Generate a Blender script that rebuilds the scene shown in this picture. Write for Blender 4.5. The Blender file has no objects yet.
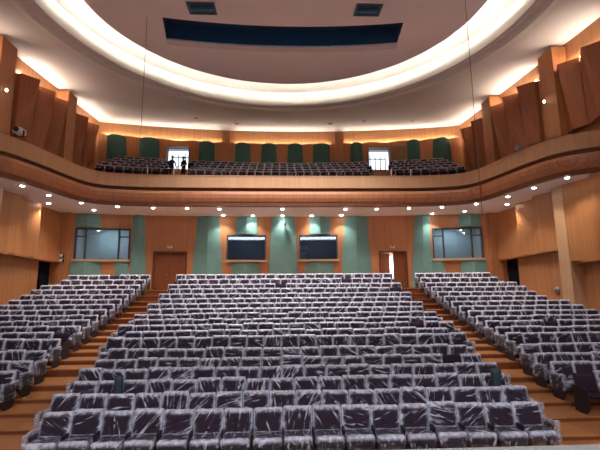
import bpy, bmesh, math, random
from mathutils import Vector, Matrix, noise
random.seed(7)
SC = bpy.context.scene
COL = SC.collection
rad = math.radians

# ------------------------------------------------------------------ camera
CAM_F, CAM_H, CAM_X = 430.0, 3.03, -0.304
PITCH, YAW, ROLL = rad(9.603), rad(2.774), rad(-0.514)
cp, sp, cy, sy = math.cos(PITCH), math.sin(PITCH), math.cos(YAW), math.sin(YAW)
fwd = Vector((sy*cp, cy*cp, sp)); rt = Vector((cy, -sy, 0)); up = Vector((-sy*sp, -cy*sp, cp))
cr, sr = math.cos(ROLL), math.sin(ROLL)
rt, up = rt*cr + up*sr, up*cr - rt*sr
camd = bpy.data.cameras.new('camera'); cam = bpy.data.objects.new('camera', camd); COL.objects.link(cam)
camd.sensor_width = 36; camd.lens = CAM_F/600*36; camd.clip_end = 200; camd.clip_start = .05
m = Matrix.Identity(4)
for i in range(3):
    m[i][0] = rt[i]; m[i][1] = up[i]; m[i][2] = -fwd[i]
m[0][3], m[1][3], m[2][3] = CAM_X, 0, CAM_H
cam.matrix_world = m
SC.camera = cam

def proj(x, y, z):
    d = Vector((x-CAM_X, y, z-CAM_H))
    zc = max(.01, d.dot(fwd))
    return 300+CAM_F*d.dot(rt)/zc, 225-CAM_F*d.dot(up)/zc, zc

# ------------------------------------------------------------------ materials
def nt(name):
    m = bpy.data.materials.new(name); m.use_nodes = True
    n = m.node_tree.nodes; l = m.node_tree.links
    return m, n, l, n['Principled BSDF']
def flat(name, c, rough=.6, spec=.4, metal=0, var=.12, scale=6):
    m, n, l, b = nt(name)
    b.inputs['Roughness'].default_value = rough; b.inputs['Metallic'].default_value = metal
    b.inputs['Specular IOR Level'].default_value = spec
    g = n.new('ShaderNodeNewGeometry'); t = n.new('ShaderNodeTexNoise'); t.inputs['Scale'].default_value = scale
    l.new(g.outputs['Position'], t.inputs['Vector'])
    r = n.new('ShaderNodeMix'); r.data_type = 'RGBA'
    r.inputs[6].default_value = (*[x*(1-var) for x in c], 1); r.inputs[7].default_value = (*[min(1, x*(1+var)) for x in c], 1)
    l.new(t.outputs['Fac'], r.inputs[0]); l.new(r.outputs[2], b.inputs['Base Color'])
    return m
def emit(name, c, s):
    m = bpy.data.materials.new(name); m.use_nodes = True
    n = m.node_tree.nodes; l = m.node_tree.links; n.clear()
    o = n.new('ShaderNodeOutputMaterial'); e = n.new('ShaderNodeEmission')
    e.inputs[0].default_value = (*c, 1); e.inputs[1].default_value = s
    l.new(e.outputs[0], o.inputs[0]); return m
def wood(name, c1, c2, rough=.45, plank=.45, seam=.012, axis='V', tint=.18, grain=1.0, spec=.4):
    """vertical (V) or horizontal-along-x (H) veneer boards with grain and seams"""
    m, n, l, b = nt(name)
    b.inputs['Roughness'].default_value = rough; b.inputs['Specular IOR Level'].default_value = spec
    g = n.new('ShaderNodeNewGeometry'); s = n.new('ShaderNodeSeparateXYZ'); l.new(g.outputs['Position'], s.inputs[0])
    def M(op, a, bb=None):
        x = n.new('ShaderNodeMath'); x.operation = op
        for i, v in enumerate((a, bb)):
            if v is None: continue
            if isinstance(v, (int, float)): x.inputs[i].default_value = v
            else: l.new(v, x.inputs[i])
        return x.outputs[0]
    if axis == 'V':
        u = M('ADD', s.outputs['X'], M('MULTIPLY', s.outputs['Y'], 1.0))
        mp = n.new('ShaderNodeMapping'); mp.inputs['Scale'].default_value = (9*grain, 9*grain, .35)
    else:
        u = s.outputs['X']
        mp = n.new('ShaderNodeMapping'); mp.inputs['Scale'].default_value = (.5, 14*grain, 6)
    l.new(g.outputs['Position'], mp.inputs['Vector'])
    t = n.new('ShaderNodeTexNoise'); t.inputs['Scale'].default_value = 1.2; t.inputs['Detail'].default_value = 5
    l.new(mp.outputs[0], t.inputs['Vector'])
    mx = n.new('ShaderNodeMix'); mx.data_type = 'RGBA'
    mx.inputs[6].default_value = (*c1, 1); mx.inputs[7].default_value = (*c2, 1)
    ramp = n.new('ShaderNodeMapRange'); ramp.inputs[1].default_value = .3; ramp.inputs[2].default_value = .7
    l.new(t.outputs['Fac'], ramp.inputs[0]); l.new(ramp.outputs[0], mx.inputs[0])
    q = M('DIVIDE', u, plank)
    wn = n.new('ShaderNodeTexWhiteNoise'); wn.noise_dimensions = '1D'; l.new(M('FLOOR', q), wn.inputs['W'])
    val = M('ADD', M('MULTIPLY', wn.outputs['Value'], tint), 1-tint/2)
    sm = M('GREATER_THAN', M('FRACT', q), seam/plank)
    val = M('MULTIPLY', val, M('ADD', M('MULTIPLY', sm, .45), .55))
    hs = n.new('ShaderNodeHueSaturation'); l.new(val, hs.inputs['Value']); l.new(mx.outputs[2], hs.inputs['Color'])
    l.new(hs.outputs[0], b.inputs['Base Color'])
    return m

W_BACK = wood('wood_back_wall', (.46, .20, .092), (.54, .245, .115), plank=.95)
W_PIL = wood('wood_pilaster', (.36, .14, .056), (.43, .175, .073), plank=.95)
W_SIDE = wood('wood_side_wall', (.42, .175, .072), (.50, .225, .098), plank=.32, tint=.14)
W_PANEL = wood('wood_panel', (.42, .17, .062), (.49, .21, .084), plank=4, tint=.1, rough=.4)
W_DARK = wood('wood_upper_panel', (.27, .085, .034), (.33, .11, .045), plank=3.1, tint=.12, rough=.5)
W_UP = wood('wood_upper_wall', (.37, .165, .068), (.44, .205, .09), plank=.6, tint=.1)
W_RAIL = wood('wood_parapet', (.53, .30, .165), (.60, .35, .20), plank=.35, seam=.004, tint=.06, rough=.4)
W_BAND = wood('wood_parapet_band', (.41, .155, .068), (.49, .20, .09), plank=.12, tint=.12, rough=.3, spec=.6)
W_DOOR = wood('wood_door', (.21, .065, .023), (.26, .085, .032), plank=.9, tint=.05)
W_FLOOR = wood('wood_floor', (.32, .125, .044), (.42, .175, .066), plank=1.6, seam=.006, axis='H', rough=.35, tint=.2)
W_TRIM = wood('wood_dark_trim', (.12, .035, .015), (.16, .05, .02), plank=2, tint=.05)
W_LEDGE = wood('wood_ledge', (.36, .15, .055), (.42, .18, .07), plank=5, tint=.05)
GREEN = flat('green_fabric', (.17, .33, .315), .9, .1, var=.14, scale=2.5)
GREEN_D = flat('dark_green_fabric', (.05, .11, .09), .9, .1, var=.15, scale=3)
PLASTER = flat('white_plaster', (.66, .64, .655), .85, .15, var=.02, scale=.6)
SOFFIT = flat('soffit_plaster', (.84, .82, .86), .8, .2, var=.03, scale=.8)
DISC = flat('ceiling_disc_plaster', (.80, .74, .78), .8, .2, var=.05, scale=.9)
COVEW = flat('cove_plaster', (.86, .84, .78), .8, .2, var=.02)
RIMG = flat('rim_plaster', (.74, .72, .72), .7, .2, var=.03)
NAVY = flat('slot_navy', (.018, .05, .09), .7, .2)
TEAL = flat('vent_teal', (.05, .10, .125), .6)
BLACK = flat('black_plastic', (.016, .014, .018), .45)
FAB = flat('maroon_fabric', (.026, .010, .021), .9, .2, var=.25, scale=3)
METAL = flat('white_metal', (.75, .75, .74), .35, .5)
GREYM = flat('grey_metal', (.35, .35, .37), .35, .5, .6)
DARKFR = flat('dark_frame', (.05, .06, .075), .5)
BEIGE = flat('beige_trim', (.50, .36, .24), .6)
STAGE = flat('stage_edge', (.36, .355, .33), .6)
CASE = flat('case_dark', (.030, .045, .060), .6)
CURT = flat('curtain_dark', (.012, .014, .02), .95, .05)
CLOTH1 = flat('dark_navy_cloth', (.012, .017, .035), .9, .1)
CLOTH2 = flat('black_cloth', (.012, .012, .014), .9, .1)
SKIN = flat('skin', (.42, .25, .17), .6, .3, var=.05)
HAIR = flat('hair', (.01, .008, .007), .6)
WHITEW = flat('corridor_white', (.8, .83, .85), .8)
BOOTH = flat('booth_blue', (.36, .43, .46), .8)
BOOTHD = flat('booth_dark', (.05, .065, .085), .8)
LENS = emit('lamp_lens', (1, .96, .88), 40)
LED = emit('warm_led_strip', (1, .90, .72), 60)
LEDD = emit('dome_led_strip', (1, .94, .82), 88)
DAY = emit('daylight_glazing', (.80, .90, 1), 1.5)
DOTL = emit('pilot_lamp', (1, .95, .85), 3)

def glass(name, tint, fac, rough=.03):
    m = bpy.data.materials.new(name); m.use_nodes = True
    n = m.node_tree.nodes; l = m.node_tree.links; n.clear()
    o = n.new('ShaderNodeOutputMaterial'); t = n.new('ShaderNodeBsdfTransparent'); t.inputs[0].default_value = (*tint, 1)
    g = n.new('ShaderNodeBsdfGlossy'); g.inputs['Roughness'].default_value = rough; g.inputs['Color'].default_value = (.9, .95, 1, 1)
    mx = n.new('ShaderNodeMixShader'); fr = n.new('ShaderNodeFresnel'); fr.inputs[0].default_value = 1.5
    ad = n.new('ShaderNodeMath'); ad.operation = 'ADD'; ad.inputs[1].default_value = fac; l.new(fr.outputs[0], ad.inputs[0])
    l.new(ad.outputs[0], mx.inputs[0]); l.new(t.outputs[0], mx.inputs[1]); l.new(g.outputs[0], mx.inputs[2]); l.new(mx.outputs[0], o.inputs[0])
    return m
GLASS = glass('window_glass', (.80, .88, .92), .10)
GLASS_D = glass('dark_window_glass', (.62, .70, .78), .07)

def film_mat():
    """crinkled clear plastic: gathered folds (attribute film) and crease streaks scatter light, the rest is clear"""
    m = bpy.data.materials.new('plastic_film'); m.use_nodes = True
    n = m.node_tree.nodes; l = m.node_tree.links; n.clear()
    o = n.new('ShaderNodeOutputMaterial'); t = n.new('ShaderNodeBsdfTransparent'); t.inputs[0].default_value = (.88, .87, .92, 1)
    b = n.new('ShaderNodeBsdfPrincipled'); b.inputs['Base Color'].default_value = (.60, .585, .70, 1)
    b.inputs['Roughness'].default_value = .32; b.inputs['Specular IOR Level'].default_value = .5
    def M(op, a, bb=None, cl=False):
        x = n.new('ShaderNodeMath'); x.operation = op; x.use_clamp = cl
        for i, v in enumerate((a, bb)):
            if v is None: continue
            if isinstance(v, (int, float)): x.inputs[i].default_value = v
            else: l.new(v, x.inputs[i])
        return x.outputs[0]
    A = lambda nm: (lambda a: (setattr(a, 'attribute_name', nm), a)[1])(n.new('ShaderNodeAttribute'))
    fl, sd, uv = A('film'), A('seed'), A('fuv')
    oi = n.new('ShaderNodeObjectInfo')
    seed = M('ADD', sd.outputs['Fac'], oi.outputs['Random'])
    rot = n.new('ShaderNodeVectorRotate'); rot.rotation_type = 'Z_AXIS'
    l.new(uv.outputs['Vector'], rot.inputs['Vector']); l.new(M('MULTIPLY', seed, 17.0), rot.inputs['Angle'])
    mp = n.new('ShaderNodeMapping'); mp.inputs['Scale'].default_value = (.65, 4.6, 1)
    l.new(rot.outputs[0], mp.inputs['Vector'])
    cb = n.new('ShaderNodeCombineXYZ'); l.new(M('MULTIPLY', seed, 31.7), cb.inputs[0]); l.new(M('MULTIPLY', seed, 11.3), cb.inputs[2])
    l.new(cb.outputs[0], mp.inputs['Location'])
    nz = n.new('ShaderNodeTexNoise'); nz.inputs['Scale'].default_value = 1.0; nz.inputs['Detail'].default_value = 4; nz.inputs['Distortion'].default_value = .7
    l.new(mp.outputs[0], nz.inputs['Vector'])
    mr = n.new('ShaderNodeMapRange'); mr.inputs[1].default_value = .56; mr.inputs[2].default_value = .70
    l.new(nz.outputs['Fac'], mr.inputs[0])
    mp2 = n.new('ShaderNodeMapping'); mp2.inputs['Scale'].default_value = (2.5, 2.5, 1); l.new(cb.outputs[0], mp2.inputs['Location']); l.new(uv.outputs['Vector'], mp2.inputs['Vector'])
    n2 = n.new('ShaderNodeTexNoise'); n2.inputs['Scale'].default_value = 1.6; l.new(mp2.outputs[0], n2.inputs['Vector'])
    edge = M('MULTIPLY', fl.outputs['Fac'], M('ADD', M('MULTIPLY', n2.outputs['Fac'], 1.5), .02))
    f = M('ADD', M('ADD', edge, M('MULTIPLY', mr.outputs[0], .75)), .02, True)
    f = M('MINIMUM', f, .93)
    mx = n.new('ShaderNodeMixShader'); l.new(f, mx.inputs[0]); l.new(t.outputs[0], mx.inputs[1]); l.new(b.outputs[0], mx.inputs[2])
    l.new(mx.outputs[0], o.inputs[0])
    return m
FILM = film_mat()

# ------------------------------------------------------------------ mesh helpers
class MB:
    def __init__(s): s.v = []; s.f = []; s.mi = []; s.att = {}; s.smooth = []
    def add(s, vs, fs, mi=0, smooth=False):
        o = len(s.v); s.v += [tuple(v) for v in vs]
        for f in fs: s.f.append(tuple(i+o for i in f)); s.mi.append(mi); s.smooth.append(smooth)
        return s
    def box(s, x0, x1, y0, y1, z0, z1, mi=0):
        vs = [(x, y, z) for x in (x0, x1) for y in (y0, y1) for z in (z0, z1)]
        return s.add(vs, [(0, 1, 3, 2), (4, 6, 7, 5), (0, 4, 5, 1), (2, 3, 7, 6), (0, 2, 6, 4), (1, 5, 7, 3)], mi)
    def hexa(s, p, mi=0):   # p: 4 bottom ring, 4 top ring
        return s.add(p, [(3, 2, 1, 0), (4, 5, 6, 7), (0, 1, 5, 4), (1, 2, 6, 5), (2, 3, 7, 6), (3, 0, 4, 7)], mi)
    def tube(s, pts, r, seg=8, mi=0):
        pts = [Vector(p) for p in pts]; rings = []
        for i, p in enumerate(pts):
            d = (pts[min(i+1, len(pts)-1)]-pts[max(i-1, 0)]).normalized()
            a = d.orthogonal().normalized() if i == 0 else (a - d*a.dot(d)).normalized()
            b = d.cross(a)
            rr = r[i] if isinstance(r, (list, tuple)) else r
            rings.append([p+(a*math.cos(2*math.pi*k/seg)+b*math.sin(2*math.pi*k/seg))*rr for k in range(seg)])
        vs = [v for q in rings for v in q]; fs = []
        for i in range(len(rings)-1):
            for k in range(seg):
                k2 = (k+1) % seg
                fs.append((i*seg+k, i*seg+k2, (i+1)*seg+k2, (i+1)*seg+k))
        fs.append(tuple(range(seg))[::-1]); fs.append(tuple(range((len(rings)-1)*seg, len(rings)*seg)))
        return s.add(vs, fs, mi, True)
    def lathe(s, prof, c=(0, 0, 0), seg=20, mi=0, axis='z'):
        vs = []; fs = []
        for r, z in prof:
            for k in range(seg):
                a = 2*math.pi*k/seg
                q = (r*math.cos(a), r*math.sin(a), z)
                if axis == 'y': q = (q[0], q[2], q[1])
                if axis == 'x': q = (q[2], q[0], q[1])
                vs.append((c[0]+q[0], c[1]+q[1], c[2]+q[2]))
        for i in range(len(prof)-1):
            for k in range(seg):
                k2 = (k+1) % seg
                fs.append((i*seg+k, i*seg+k2, (i+1)*seg+k2, (i+1)*seg+k))
        fs.append(tuple(range(seg))[::-1]); fs.append(tuple(range((len(prof)-1)*seg, len(prof)*seg)))
        return s.add(vs, fs, mi, True)
    def rbox(s, c, h, r, n, fn=None, mi=0):
        """rounded box with n=(nx,ny,nz) cells per side; fn maps the finished point"""
        idx = {}; vs = []; fs = []
        def vert(i, j, k):
            key = (i, j, k)
            if key not in idx:
                p = [(-1+2*a/b)*hh for a, b, hh in zip(key, n, h)]
                q = [max(-(hh-r), min(hh-r, a)) for a, hh in zip(p, h)]
                d = Vector([a-b for a, b in zip(p, q)])
                if d.length > 1e-9: d = d.normalized()*r
                p = [a+b+cc for a, b, cc in zip(q, d, c)]
                idx[key] = len(vs); vs.append(fn(*p) if fn else tuple(p))
            return idx[key]
        nx, ny, nz = n
        for i in range(nx):
            for j in range(ny):
                for k, fl in ((0, 1), (nz, 0)):
                    q = (vert(i, j, k), vert(i+1, j, k), vert(i+1, j+1, k), vert(i, j+1, k)); fs.append(q[::-1] if fl else q)
        for i in range(nx):
            for k in range(nz):
                for j, fl in ((0, 0), (ny, 1)):
                    q = (vert(i, j, k), vert(i+1, j, k), vert(i+1, j, k+1), vert(i, j, k+1)); fs.append(q[::-1] if fl else q)
        for j in range(ny):
            for k in range(nz):
                for i, fl in ((0, 1), (nx, 0)):
                    q = (vert(i, j, k), vert(i, j+1, k), vert(i, j+1, k+1), vert(i, j, k+1)); fs.append(q[::-1] if fl else q)
        return s.add(vs, fs, mi, True)
    def mesh(s, name, mats):
        me = bpy.data.meshes.new(name); me.from_pydata(s.v, [], s.f)
        for mt in (mats if isinstance(mats, (list, tuple)) else [mats]): me.materials.append(mt)
        me.polygons.foreach_set('material_index', s.mi)
        me.polygons.foreach_set('use_smooth', s.smooth)
        for k, (ty, arr) in s.att.items():
            a = me.attributes.new(k, ty, 'POINT')
            a.data.foreach_set('value' if ty == 'FLOAT' else 'vector', arr)
        bm = bmesh.new(); bm.from_mesh(me); bmesh.ops.recalc_face_normals(bm, faces=bm.faces); bm.to_mesh(me); bm.free()
        me.update(); return me
    def build(s, name, mats, parent=None, loc=(0, 0, 0), rz=0):
        return obj(name, s.mesh(name, mats), parent, loc, rz)
def obj(name, me, parent=None, loc=(0, 0, 0), rz=0):
    o = bpy.data.objects.new(name, me); COL.objects.link(o); o.parent = parent
    o.location = loc; o.rotation_euler = (0, 0, rz); return o
def tag(o, label=None, cat=None, group=None, kind=None):
    if label: o['label'] = label
    if cat: o['category'] = cat
    if group: o['group'] = group
    if kind: o['kind'] = kind
    return o
def empty(name, loc=(0, 0, 0), rz=0): 
    o = bpy.data.objects.new(name, None); COL.objects.link(o); o.location = loc; o.rotation_euler = (0, 0, rz); o.empty_display_size = .2; return o
def struct(o): o['kind'] = 'structure'; return o
ORD = 'zeroth first second third fourth fifth sixth seventh eighth ninth tenth eleventh twelfth thirteenth fourteenth fifteenth sixteenth seventeenth eighteenth nineteenth twentieth'.split()
ORD += ['twenty-first', 'twenty-second', 'twenty-third', 'twenty-fourth']

WX = 14.2                                   # half width of the hall
Yb = lambda x: 28.4 - x*x/155               # rear wall under the balcony (gently curved)
Yu = lambda x: 34.2 - x*x/100               # rear wall of the balcony
zc = lambda y: 15.45 + .075*(y-17)          # sloping main ceiling
SOF = 8.40                                  # underside of the balcony

# ------------------------------------------------------------------ raked floor
RD = [9.1+.93*i for i in range(6)] + [15.1+.875*i for i in range(13)]
RZ = [0, .116, .236, .358, .479, .641, .872, 1.023, 1.184, 1.339, 1.522, 1.71, 1.919, 2.148, 2.378, 2.648, 2.906, 3.217, 3.525]
edge = [None] + [RD[i]-.62 for i in range(1, 19)]
b = MB()
pr = [(5.9, -.6), (5.9, 0)]
for i in range(1, 19): pr += [(edge[i]+.03, RZ[i-1]), (edge[i]+.03, RZ[i]-.045), (edge[i], RZ[i]-.04), (edge[i], RZ[i])]
pr += [(26.35, RZ[18]), (26.35, 3.58), (30.5, 3.58), (30.5, -.6)]
n = len(pr); vs = [(x, y, z) for x in (-WX-.1, WX+.1) for y, z in pr]
for i in range(n):
    (ya, za), (yb2, zb) = pr[i], pr[(i+1) % n]
    b.add([], [])
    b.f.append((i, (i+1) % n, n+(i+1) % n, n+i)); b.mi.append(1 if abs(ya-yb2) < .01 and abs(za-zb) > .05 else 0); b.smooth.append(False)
b.v = vs
b.f += [tuple(range(n)), tuple(range(n, 2*n))]; b.mi += [0, 0]; b.smooth += [False, False]
W_RISER_SHADED = wood('wood_riser_shaded', (.15, .045, .017), (.20, .065, .025), plank=1.6, seam=.006, axis='H', rough=.4, tint=.15)  # tread wood darkened for the risers, their shade painted into the colour
struct(b.build('floor', [W_FLOOR, W_RISER_SHADED]))
b = MB(); b.box(-WX-.1, WX+.1, 1.2, 6.05, .95, 1.035); b.box(-WX-.1, WX+.1, 5.7, 5.9, -.6, .95)
struct(b.build('floor_stage', STAGE))

# ------------------------------------------------------------------ walls with openings
def arc_wall(Yf, x0, x1, z0, z1, openings, th, step=.5):
    b = MB()
    xs = {x0, x1}
    for o in openings: xs |= {o[0], o[1]}
    xs = sorted(xs); full = []
    for a, c in zip(xs, xs[1:]):
        k = max(1, round((c-a)/step)); full += [a+(c-a)*i/k for i in range(k)]
    full.append(xs[-1])
    for a, c in zip(full, full[1:]):
        mid = (a+c)/2; zs = [(z0, z1)]
        for o in openings:
            if o[0] < mid < o[1]:
                zs = [p for q in zs for p in ((q[0], min(q[1], o[2])), (max(q[0], o[3]), q[1])) if p[1]-p[0] > .01]
        for p, q in zs:
            b.hexa([(a, Yf(a), p), (c, Yf(c), p), (c, Yf(c)+th, p), (a, Yf(a)+th, p), (a, Yf(a), q), (c, Yf(c), q), (c, Yf(c)+th, q), (a, Yf(a)+th, q)])
    return b
WIN = [('L', -13.03, -9.88, 5.49, 7.42), ('C', -3.70, -1.26, 5.48, 7.09), ('D', 1.07, 3.50, 5.50, 7.09), ('R', 9.84, 12.92, 5.46, 7.44)]
DOORS = [(-8.32, -6.37, 3.58, 5.96), (6.36, 8.02, 3.58, 5.93)]
ops = [w[1:] for w in WIN] + DOORS
struct(arc_wall(Yb, -WX-.15, WX+.15, 3.4, 8.42, ops, .22).build('wall_back', W_BACK))

def side_wall(s, name):
    b = MB()
    X0, X1 = s*WX, s*(WX+.25)
    d0, d1, dz = 25.55, 26.95, 5.28            # doorway
    for y0, y1, z0, z1 in ((1.5, d0, -.6, 8.45), (d0, d1, dz, 8.45), (d1, 28.2, -.6, 8.45), (d0, d1, -.6, 2.6)):
        b.box(X0, X1, y0, y1, z0, z1)
    w = struct(b.build(name, W_SIDE))
    u = MB(); u.box(X0, X1, 1.5, 34.6, 8.45, 17.2); u.build('upper_wall', W_UP, w)
    # recess behind the doorway
    r = MB(); r.box(s*(WX+1.3), s*(WX+1.35), d0-.2, d1+.2, 2.4, 5.6); r.box(X1, s*(WX+1.3), d0-.2, d0-.1, 2.4, 5.6); r.box(X1, s*(WX+1.3), d1+.1, d1+.2, 2.4, 5.6); r.box(X1, s*(WX+1.3), d0, d1, 5.5, 5.6)
    r.build('doorway_recess', BLACK, w)
    return w
WL = side_wall(-1, 'wall_left'); WR = side_wall(1, 'wall_right')

# ledges between plank dado and panels, pilasters
k = 1
def trim(b, mat):
    global k
    o = struct(b.build('trim_%d' % k, mat)); k += 1; return o
for s in (-1, 1):
    b = MB(); x0, x1 = sorted((s*WX, s*(WX-.42))); b.box(x0, x1, 20.75, 27.05, 5.28, 5.38); trim(b, W_LEDGE)
    b = MB(); b.box(x0, x1, 15, 19.95, 4.54, 4.64); trim(b, W_LEDGE)
    b = MB(); x0, x1 = sorted((s*WX, s*(WX-.62))); b.box(x0, x1, 19.95, 20.75, -.3, SOF); trim(b, W_RAIL)  # paler parapet wood paints in the light on the pilaster face
    for y0, y1 in ((19.4, 20.55), (25.85, 27.0)):
        b = MB(); x0, x1 = sorted((s*WX, s*(WX-.72))); b.box(x0, x1, y0, y1, 9.0, zc(y0)-.12); trim(b, W_PIL)
for x0, x1 in ((-4.93, -4.32), (4.26, 4.93)):
    b = MB(); b.hexa([(x0, Yu(x0)-.5, 12.5), (x1, Yu(x1)-.5, 12.5), (x1, Yu(x1)+.05, 12.5), (x0, Yu(x0)+.05, 12.5), (x0, Yu(x0)-.5, 16.52), (x1, Yu(x1)-.5, 16.52), (x1, Yu(x1)+.05, 16.52), (x0, Yu(x0)+.05, 16.52)]); trim(b, W_PIL)

# ------------------------------------------------------------------ projecting saw-tooth panels on the side walls
def saw(s, y0, y1, z0, z1a, z1b, near, far, fold=0, mat=W_PANEL, label='', name='wall_panel', group=None):
    """panel whose far end stands out from the wall; fold pulls in the far upper corner"""
    X = lambda d: s*(WX-d)
    p = [(X(0), y0, z0), (X(near), y0, z0), (X(far-fold*.3), y1, z0), (X(0), y1, z0), (X(0), y0, z1a), (X(near), y0, z1a), (X(far-fold), y1, z1b), (X(0), y1, z1b)]
    b = MB()
    b.add(p, [(0, 1, 2, 3), (4, 5, 6, 7), (0, 1, 5, 4), (1, 2, 6), (1, 6, 5), (2, 3, 7, 6), (3, 0, 4, 7)])
    return tag(b.build(name, mat), label, 'wall panel', group)
side = {-1: 'left', 1: 'right'}
for s in (-1, 1):
    S = side[s]
    lo = [(24.25, 27.0, .30), (22.45, 24.25, .0), (20.77, 22.45, .0)]
    nm = ['folded orange wood wall panel above the dark doorway on the %s wall', 'orange wood wall panel on the %s wall, second from the rear corner', 'orange wood wall panel on the %s wall, third from the rear corner']
    for (y0, y1, fo), t in zip(lo, nm): saw(s, y0, y1, 5.38, SOF, SOF, .08, .58, fo, label=t % S)
    if s == 1:
        saw(s, 18.1, 19.93, 4.64, SOF, SOF, .08, .58, 0, label='tall orange wood wall panel on the right wall just nearer than the pilaster')
        saw(s, 16.2, 18.1, 4.64, SOF, SOF, .08, .58, 0, label='orange wood wall panel on the right wall cut by the frame edge')
    # balcony level: steep saw-tooth panels turned to the stage, each with a light strip lying behind its top
    teeth = [(17.2, 1.6, 11.2, 'nearest to the frame edge'), (18.85, 1.65, 11.25, 'just nearer than the near pilaster'), (22.4, 1.6, 11.75, 'first after the near pilaster'), (24.0, 1.6, 11.75, 'second after the near pilaster'), (25.5, 1.5, 11.75, 'just before the far pilaster'), (28.35, 1.5, 11.9, 'just behind the far pilaster'), (30.1, 1.75, 11.95, 'folded one by the rear corner')]
    for yb, L, z0, t in teeth:
        if s == -1 and yb < 18: continue
        ya, yc, z1 = yb-.60, yb-.60+L, zc(yb)-(1.0 if yb > 20 else 1.4)
        yc = min(yc, 25.83 if yb < 26 else 31.9)
        fo = .3 if 'folded' in t else 0
        pl = [(s*WX, ya), (s*(WX-.22), ya), (s*(WX-.92), yb), (s*(WX-.22), yc), (s*WX, yc)]
        b = MB(); vs = [(x+(s*(.42+fo) if n_ == 2 else 0), y, z0-.4) for n_, (x, y) in enumerate(pl)] + [(x, y, z1+(.06 if n_ in (0, 1) else 0)) for n_, (x, y) in enumerate(pl)]
        b.add(vs, [(0, 1, 2, 3, 4), (5, 6, 7, 8, 9), (0, 1, 6, 5), (1, 2, 7), (1, 7, 6), (2, 3, 8, 7), (3, 4, 9, 8), (4, 0, 5, 9)])
        tag(b.build('balcony_wall_panel', W_DARK), 'dark red-brown balcony wall panel on the %s, %s' % (S, t), 'wall panel')
        b = MB(); x0, x1 = sorted((s*(WX-.05), s*(WX-.12))); b.box(x0, x1, ya+.04, yc-.04, z1+.07, z1+.11)
        tag(b.build('light_strip', LED), 'warm light strip on the %s balcony wall panel %s' % (S, t), 'light', 'cove light strips')

# ------------------------------------------------------------------ rear wall of the balcony
UD = [(-9.22, -7.52, 12.7, 14.98), (6.96, 8.70, 12.7, 15.05)]
struct(arc_wall(Yu, -WX-.1, WX+.1, 8.6, 17.3, UD, .22).build('wall_balcony_back', W_UP))
WAIN = lambda x: Yu(x)-.30
b = arc_wall(WAIN, -13.9, 13.9, 11.0, 15.55, UD, .06, .35)
# scalloped top edge
b.v = [(x, y, z + (.06*math.cos(x*2.6) if z > 15.5 else 0)) for x, y, z in b.v]
struct(b.build('trim_%d' % k, wood('wood_wainscot', (.34, .125, .045), (.41, .16, .062), plank=.8, tint=.15))); k += 1
def arc_panel(Yf, xt0, xt1, xb0, xb1, z0, z1, th, bulge, mode, name, mat, label, cat='wall panel', group=None, n=8, crown=0):
    b = MB(); fv = []; m2 = 6
    for j in range(m2+1):
        t = j/m2
        for i in range(n+1):
            s_ = i/n; x = (xb0+(xb1-xb0)*s_)*(1-t) + (xt0+(xt1-xt0)*s_)*t
            sh = (1-abs(2*s_-1)) if mode == 'V' else 1-(2*s_-1)**2
            fv.append((x, Yf(x)-th-bulge*sh, z0+(z1-z0)*t + (crown*(1-(2*s_-1)**2) if j == m2 else 0)))
    bk = [(x, Yf(x)-.002, z) for x, y, z in fv]; N = len(fv); w = n+1; fs = []
    for j in range(m2):
        for i in range(n):
            q = (j*w+i, j*w+i+1, (j+1)*w+i+1, (j+1)*w+i); fs += [q, tuple(N+a for a in q[::-1])]
    ring = list(range(w)) + [j*w+n for j in range(1, m2+1)] + [m2*w+i for i in range(n-1, -1, -1)] + [j*w for j in range(m2-1, 0, -1)]
    for a, c in zip(ring, ring[1:]+ring[:1]): fs.append((a, c, N+c, N+a))
    b.add(fv+bk, fs)
    return tag(b.build(name, mat), label, cat, group)
ug = [(-13.5, -12.2, -13.45, -11.9), (-11.2, -9.81, -11.3, -9.6), (-6.75, -5.56, -6.8, -5.5), (-3.87, -2.73, -4.0, -2.55), (-1.74, -.59, -1.9, -.34), (.41, 1.58, .24, 1.73), (2.49, 3.82, 2.39, 3.96), (5.55, 6.45, 5.44, 6.57), (10.04, 10.97, 9.99, 11.07), (12.04, 13.23, 11.82, 13.46)]
un = ['at the left rear corner', 'left of the left balcony doorway', 'just right of the left balcony doorway', 'just right of the left rear pilaster', 'second right of the left rear pilaster', 'third right of the left rear pilaster', 'just left of the right rear pilaster', 'just right of the right rear pilaster', 'right of the open brown door leaf', 'at the right rear corner']
for q, t in zip(ug, un):
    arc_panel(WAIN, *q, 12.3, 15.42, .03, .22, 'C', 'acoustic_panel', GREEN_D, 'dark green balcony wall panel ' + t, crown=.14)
b = MB()
for i in range(56):
    a, c = -13.8+i*27.6/56, -13.8+(i+1)*27.6/56
    if any(abs((a+c)/2-q) < .5 for q in (-4.62, 4.6)): continue
    b.hexa([(a, Yu(a)-.17, 15.50), (c, Yu(c)-.17, 15.50), (c, Yu(c)-.12, 15.50), (a, Yu(a)-.12, 15.50), (a, Yu(a)-.17, 15.53), (c, Yu(c)-.17, 15.53), (c, Yu(c)-.12, 15.53), (a, Yu(a)-.12, 15.53)])
tag(b.build('light_strip', LED), 'warm cove light strip along the top of the rear balcony panelling', 'light', 'cove light strips')

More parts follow.
